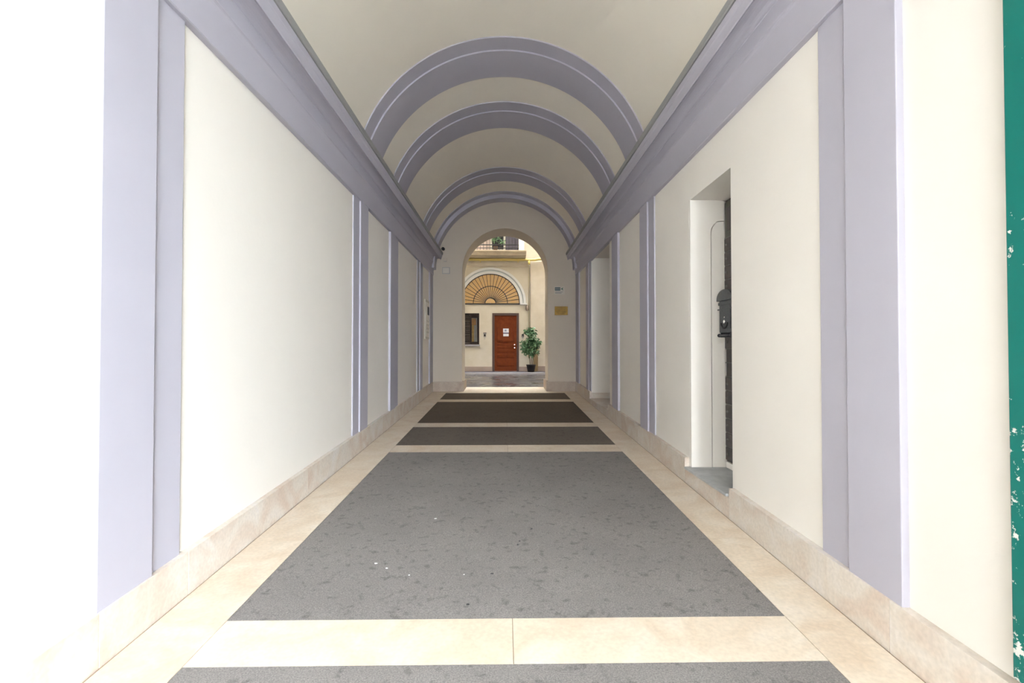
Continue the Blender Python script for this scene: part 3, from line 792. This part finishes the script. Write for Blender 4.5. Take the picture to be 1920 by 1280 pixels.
# ------------------------------------------------------------------ plants
LEAF = make_mat('ficus_leaf', (0.22, 0.38, 0.19), .4, col2=(0.04, 0.12, 0.045), scale=26)
LEAF.node_tree.nodes['Principled BSDF'].inputs['Subsurface Weight'].default_value = 0.0
BARK = make_mat('brown_bark', (.16, .10, .06), .8, .2, 30)
POT = make_mat('dark_brown_pot', (0.025, 0.018, 0.015), .45)
SOIL = make_mat('potting_soil', (.04, .028, .02), .95)
def leaves(name, clumps, n, size, mat, parent, seed):
    rnd = random.Random(seed); V, Fc = [], []
    for _ in range(n):
        c, r = rnd.choice(clumps)
        while True:
            d = Vector((rnd.uniform(-1, 1), rnd.uniform(-1, 1), rnd.uniform(-1, 1)))
            if d.length < 1: break
        p = Vector(c) + d * r
        s = size * rnd.uniform(.7, 1.25)
        u = Vector((rnd.gauss(0, 1), rnd.gauss(0, 1), rnd.gauss(-.5, .7))).normalized()
        w = u.cross(Vector((rnd.gauss(0, 1), rnd.gauss(0, 1), rnd.gauss(0, 1)))).normalized() * s * .24
        nrm = u.cross(w).normalized() * s * .06
        b = len(V)
        V += [p, p + u * s * .35 + w + nrm, p + u * s * .35 - w + nrm, p + u * s * .75 + w * .7, p + u * s * .75 - w * .7, p + u * s - nrm, p + u * s * .35 - nrm * .4, p + u * s * .75 - nrm * .8]
        Fc += [(b, b + 1, b + 6), (b, b + 6, b + 2), (b + 1, b + 3, b + 7, b + 6), (b + 6, b + 7, b + 4, b + 2), (b + 3, b + 5, b + 7), (b + 7, b + 5, b + 4)]
    me = bpy.data.meshes.new(name); me.from_pydata([tuple(v) for v in V], [], Fc)
    o = new_obj(name, me, mat)
    tag(o, kind='stuff')
    return keep(o, parent)
px0, pyp = .96, YW - .60
pl = empty('potted_ficus', (px0, pyp, .466)); tag(pl, 'leafy green ficus in a dark pot beside the brown courtyard door', 'potted plant')
pt = keep(lathe('pot', [(.118, .467), (.128, .50), (.165, .705), (.178, .71), (.178, .735), (.158, .735), (.155, .70)], (px0, pyp, 0), POT, seg=28), pl)
keep(lathe('soil', [(.154, .69), (.154, .712), (.02, .715)], (px0, pyp, 0), SOIL, seg=24), pt)
clumps = [((.98, pyp, 1.96), .13), ((.90, pyp, 1.90), .12), ((.78, pyp, 1.92), .07), ((1.02, pyp, 1.78), .16), ((.95, pyp, 1.66), .15), ((1.10, pyp, 1.56), .17),
          ((.86, pyp, 1.54), .17), ((.72, pyp, 1.50), .13), ((.70, pyp, 1.38), .12), ((1.05, pyp, 1.38), .19), ((.88, pyp, 1.32), .20), ((1.22, pyp, 1.54), .09),
          ((1.12, pyp, 1.22), .14), ((.78, pyp, 1.22), .13), ((.95, pyp, 1.18), .15), ((1.0, pyp, 1.52), .16)]
for (x_, z_, ex, ez) in ((.92, .71, .88, 1.75), (.97, .71, 1.02, 1.85), (1.01, .71, 1.12, 1.5)):
    keep(tube('stem', [(x_, pyp, z_), (x_ + .3 * (ex - x_), pyp + .015, 1.05), (x_ + .6 * (ex - x_), pyp - .01, 1.3), (ex, pyp, ez)], [.011, .010, .008, .004], BARK, seg=8), pl)
leaves('foliage', clumps, 900, .12, LEAF, pl, 5)
bd = box('wooden_board', 1.075, 1.24, YW - .20, YW - .175, .467, 1.47, make_mat('tan_wood', (.36, .25, .13), .7, .2, 12), bevel=.003)
tag(bd, 'narrow tan wooden board standing upright behind the potted ficus', 'board')
bpl = empty('balcony_plant', (-.33, YW - .5, 4.86)); tag(bpl, 'green plant in a pot on the balcony behind the railing', 'potted plant')
keep(lathe('pot', [(.06, 4.862), (.085, 5.02), (.095, 5.03), (.095, 5.05), (.08, 5.05)], (-.33, YW - .45, 0), BARK, seg=18), bpl)
leaves('foliage', [((-.38, YW - .45, 5.30), .09), ((-.22, YW - .45, 5.30), .08), ((-.30, YW - .45, 5.42), .14), ((-.08, YW - .45, 5.22), .05)], 60, .13, LEAF, bpl, 9)

# ------------------------------------------------------------------ street in front of the gateway
st = box('floor_street', -16, 30, -30.0, Y0 - .001, -.4, fz(Y0) - .012, ASPH); tag(st, 'grey street paving outside the gateway', kind='structure')

ow = box('wall_light_block', -16, 0.2, -8.5, -8.0, -.4, 16.0, make_mat('light_block_render', (.50, .49, .48), .9, .1, 1.5))  # unseen, added so daylight falls off down the passage
tag(ow, 'unseen plain facade added across the street to block sky light', kind='structure')

ow2 = box('wall_light_block_right', 6.0, 30, -8.5, -8.0, -.4, 16.0, bpy.data.materials['light_block_render'])  # unseen, added to keep sky light off the near left wall
tag(ow2, 'unseen plain facade added beyond the side street to block sky light', kind='structure')
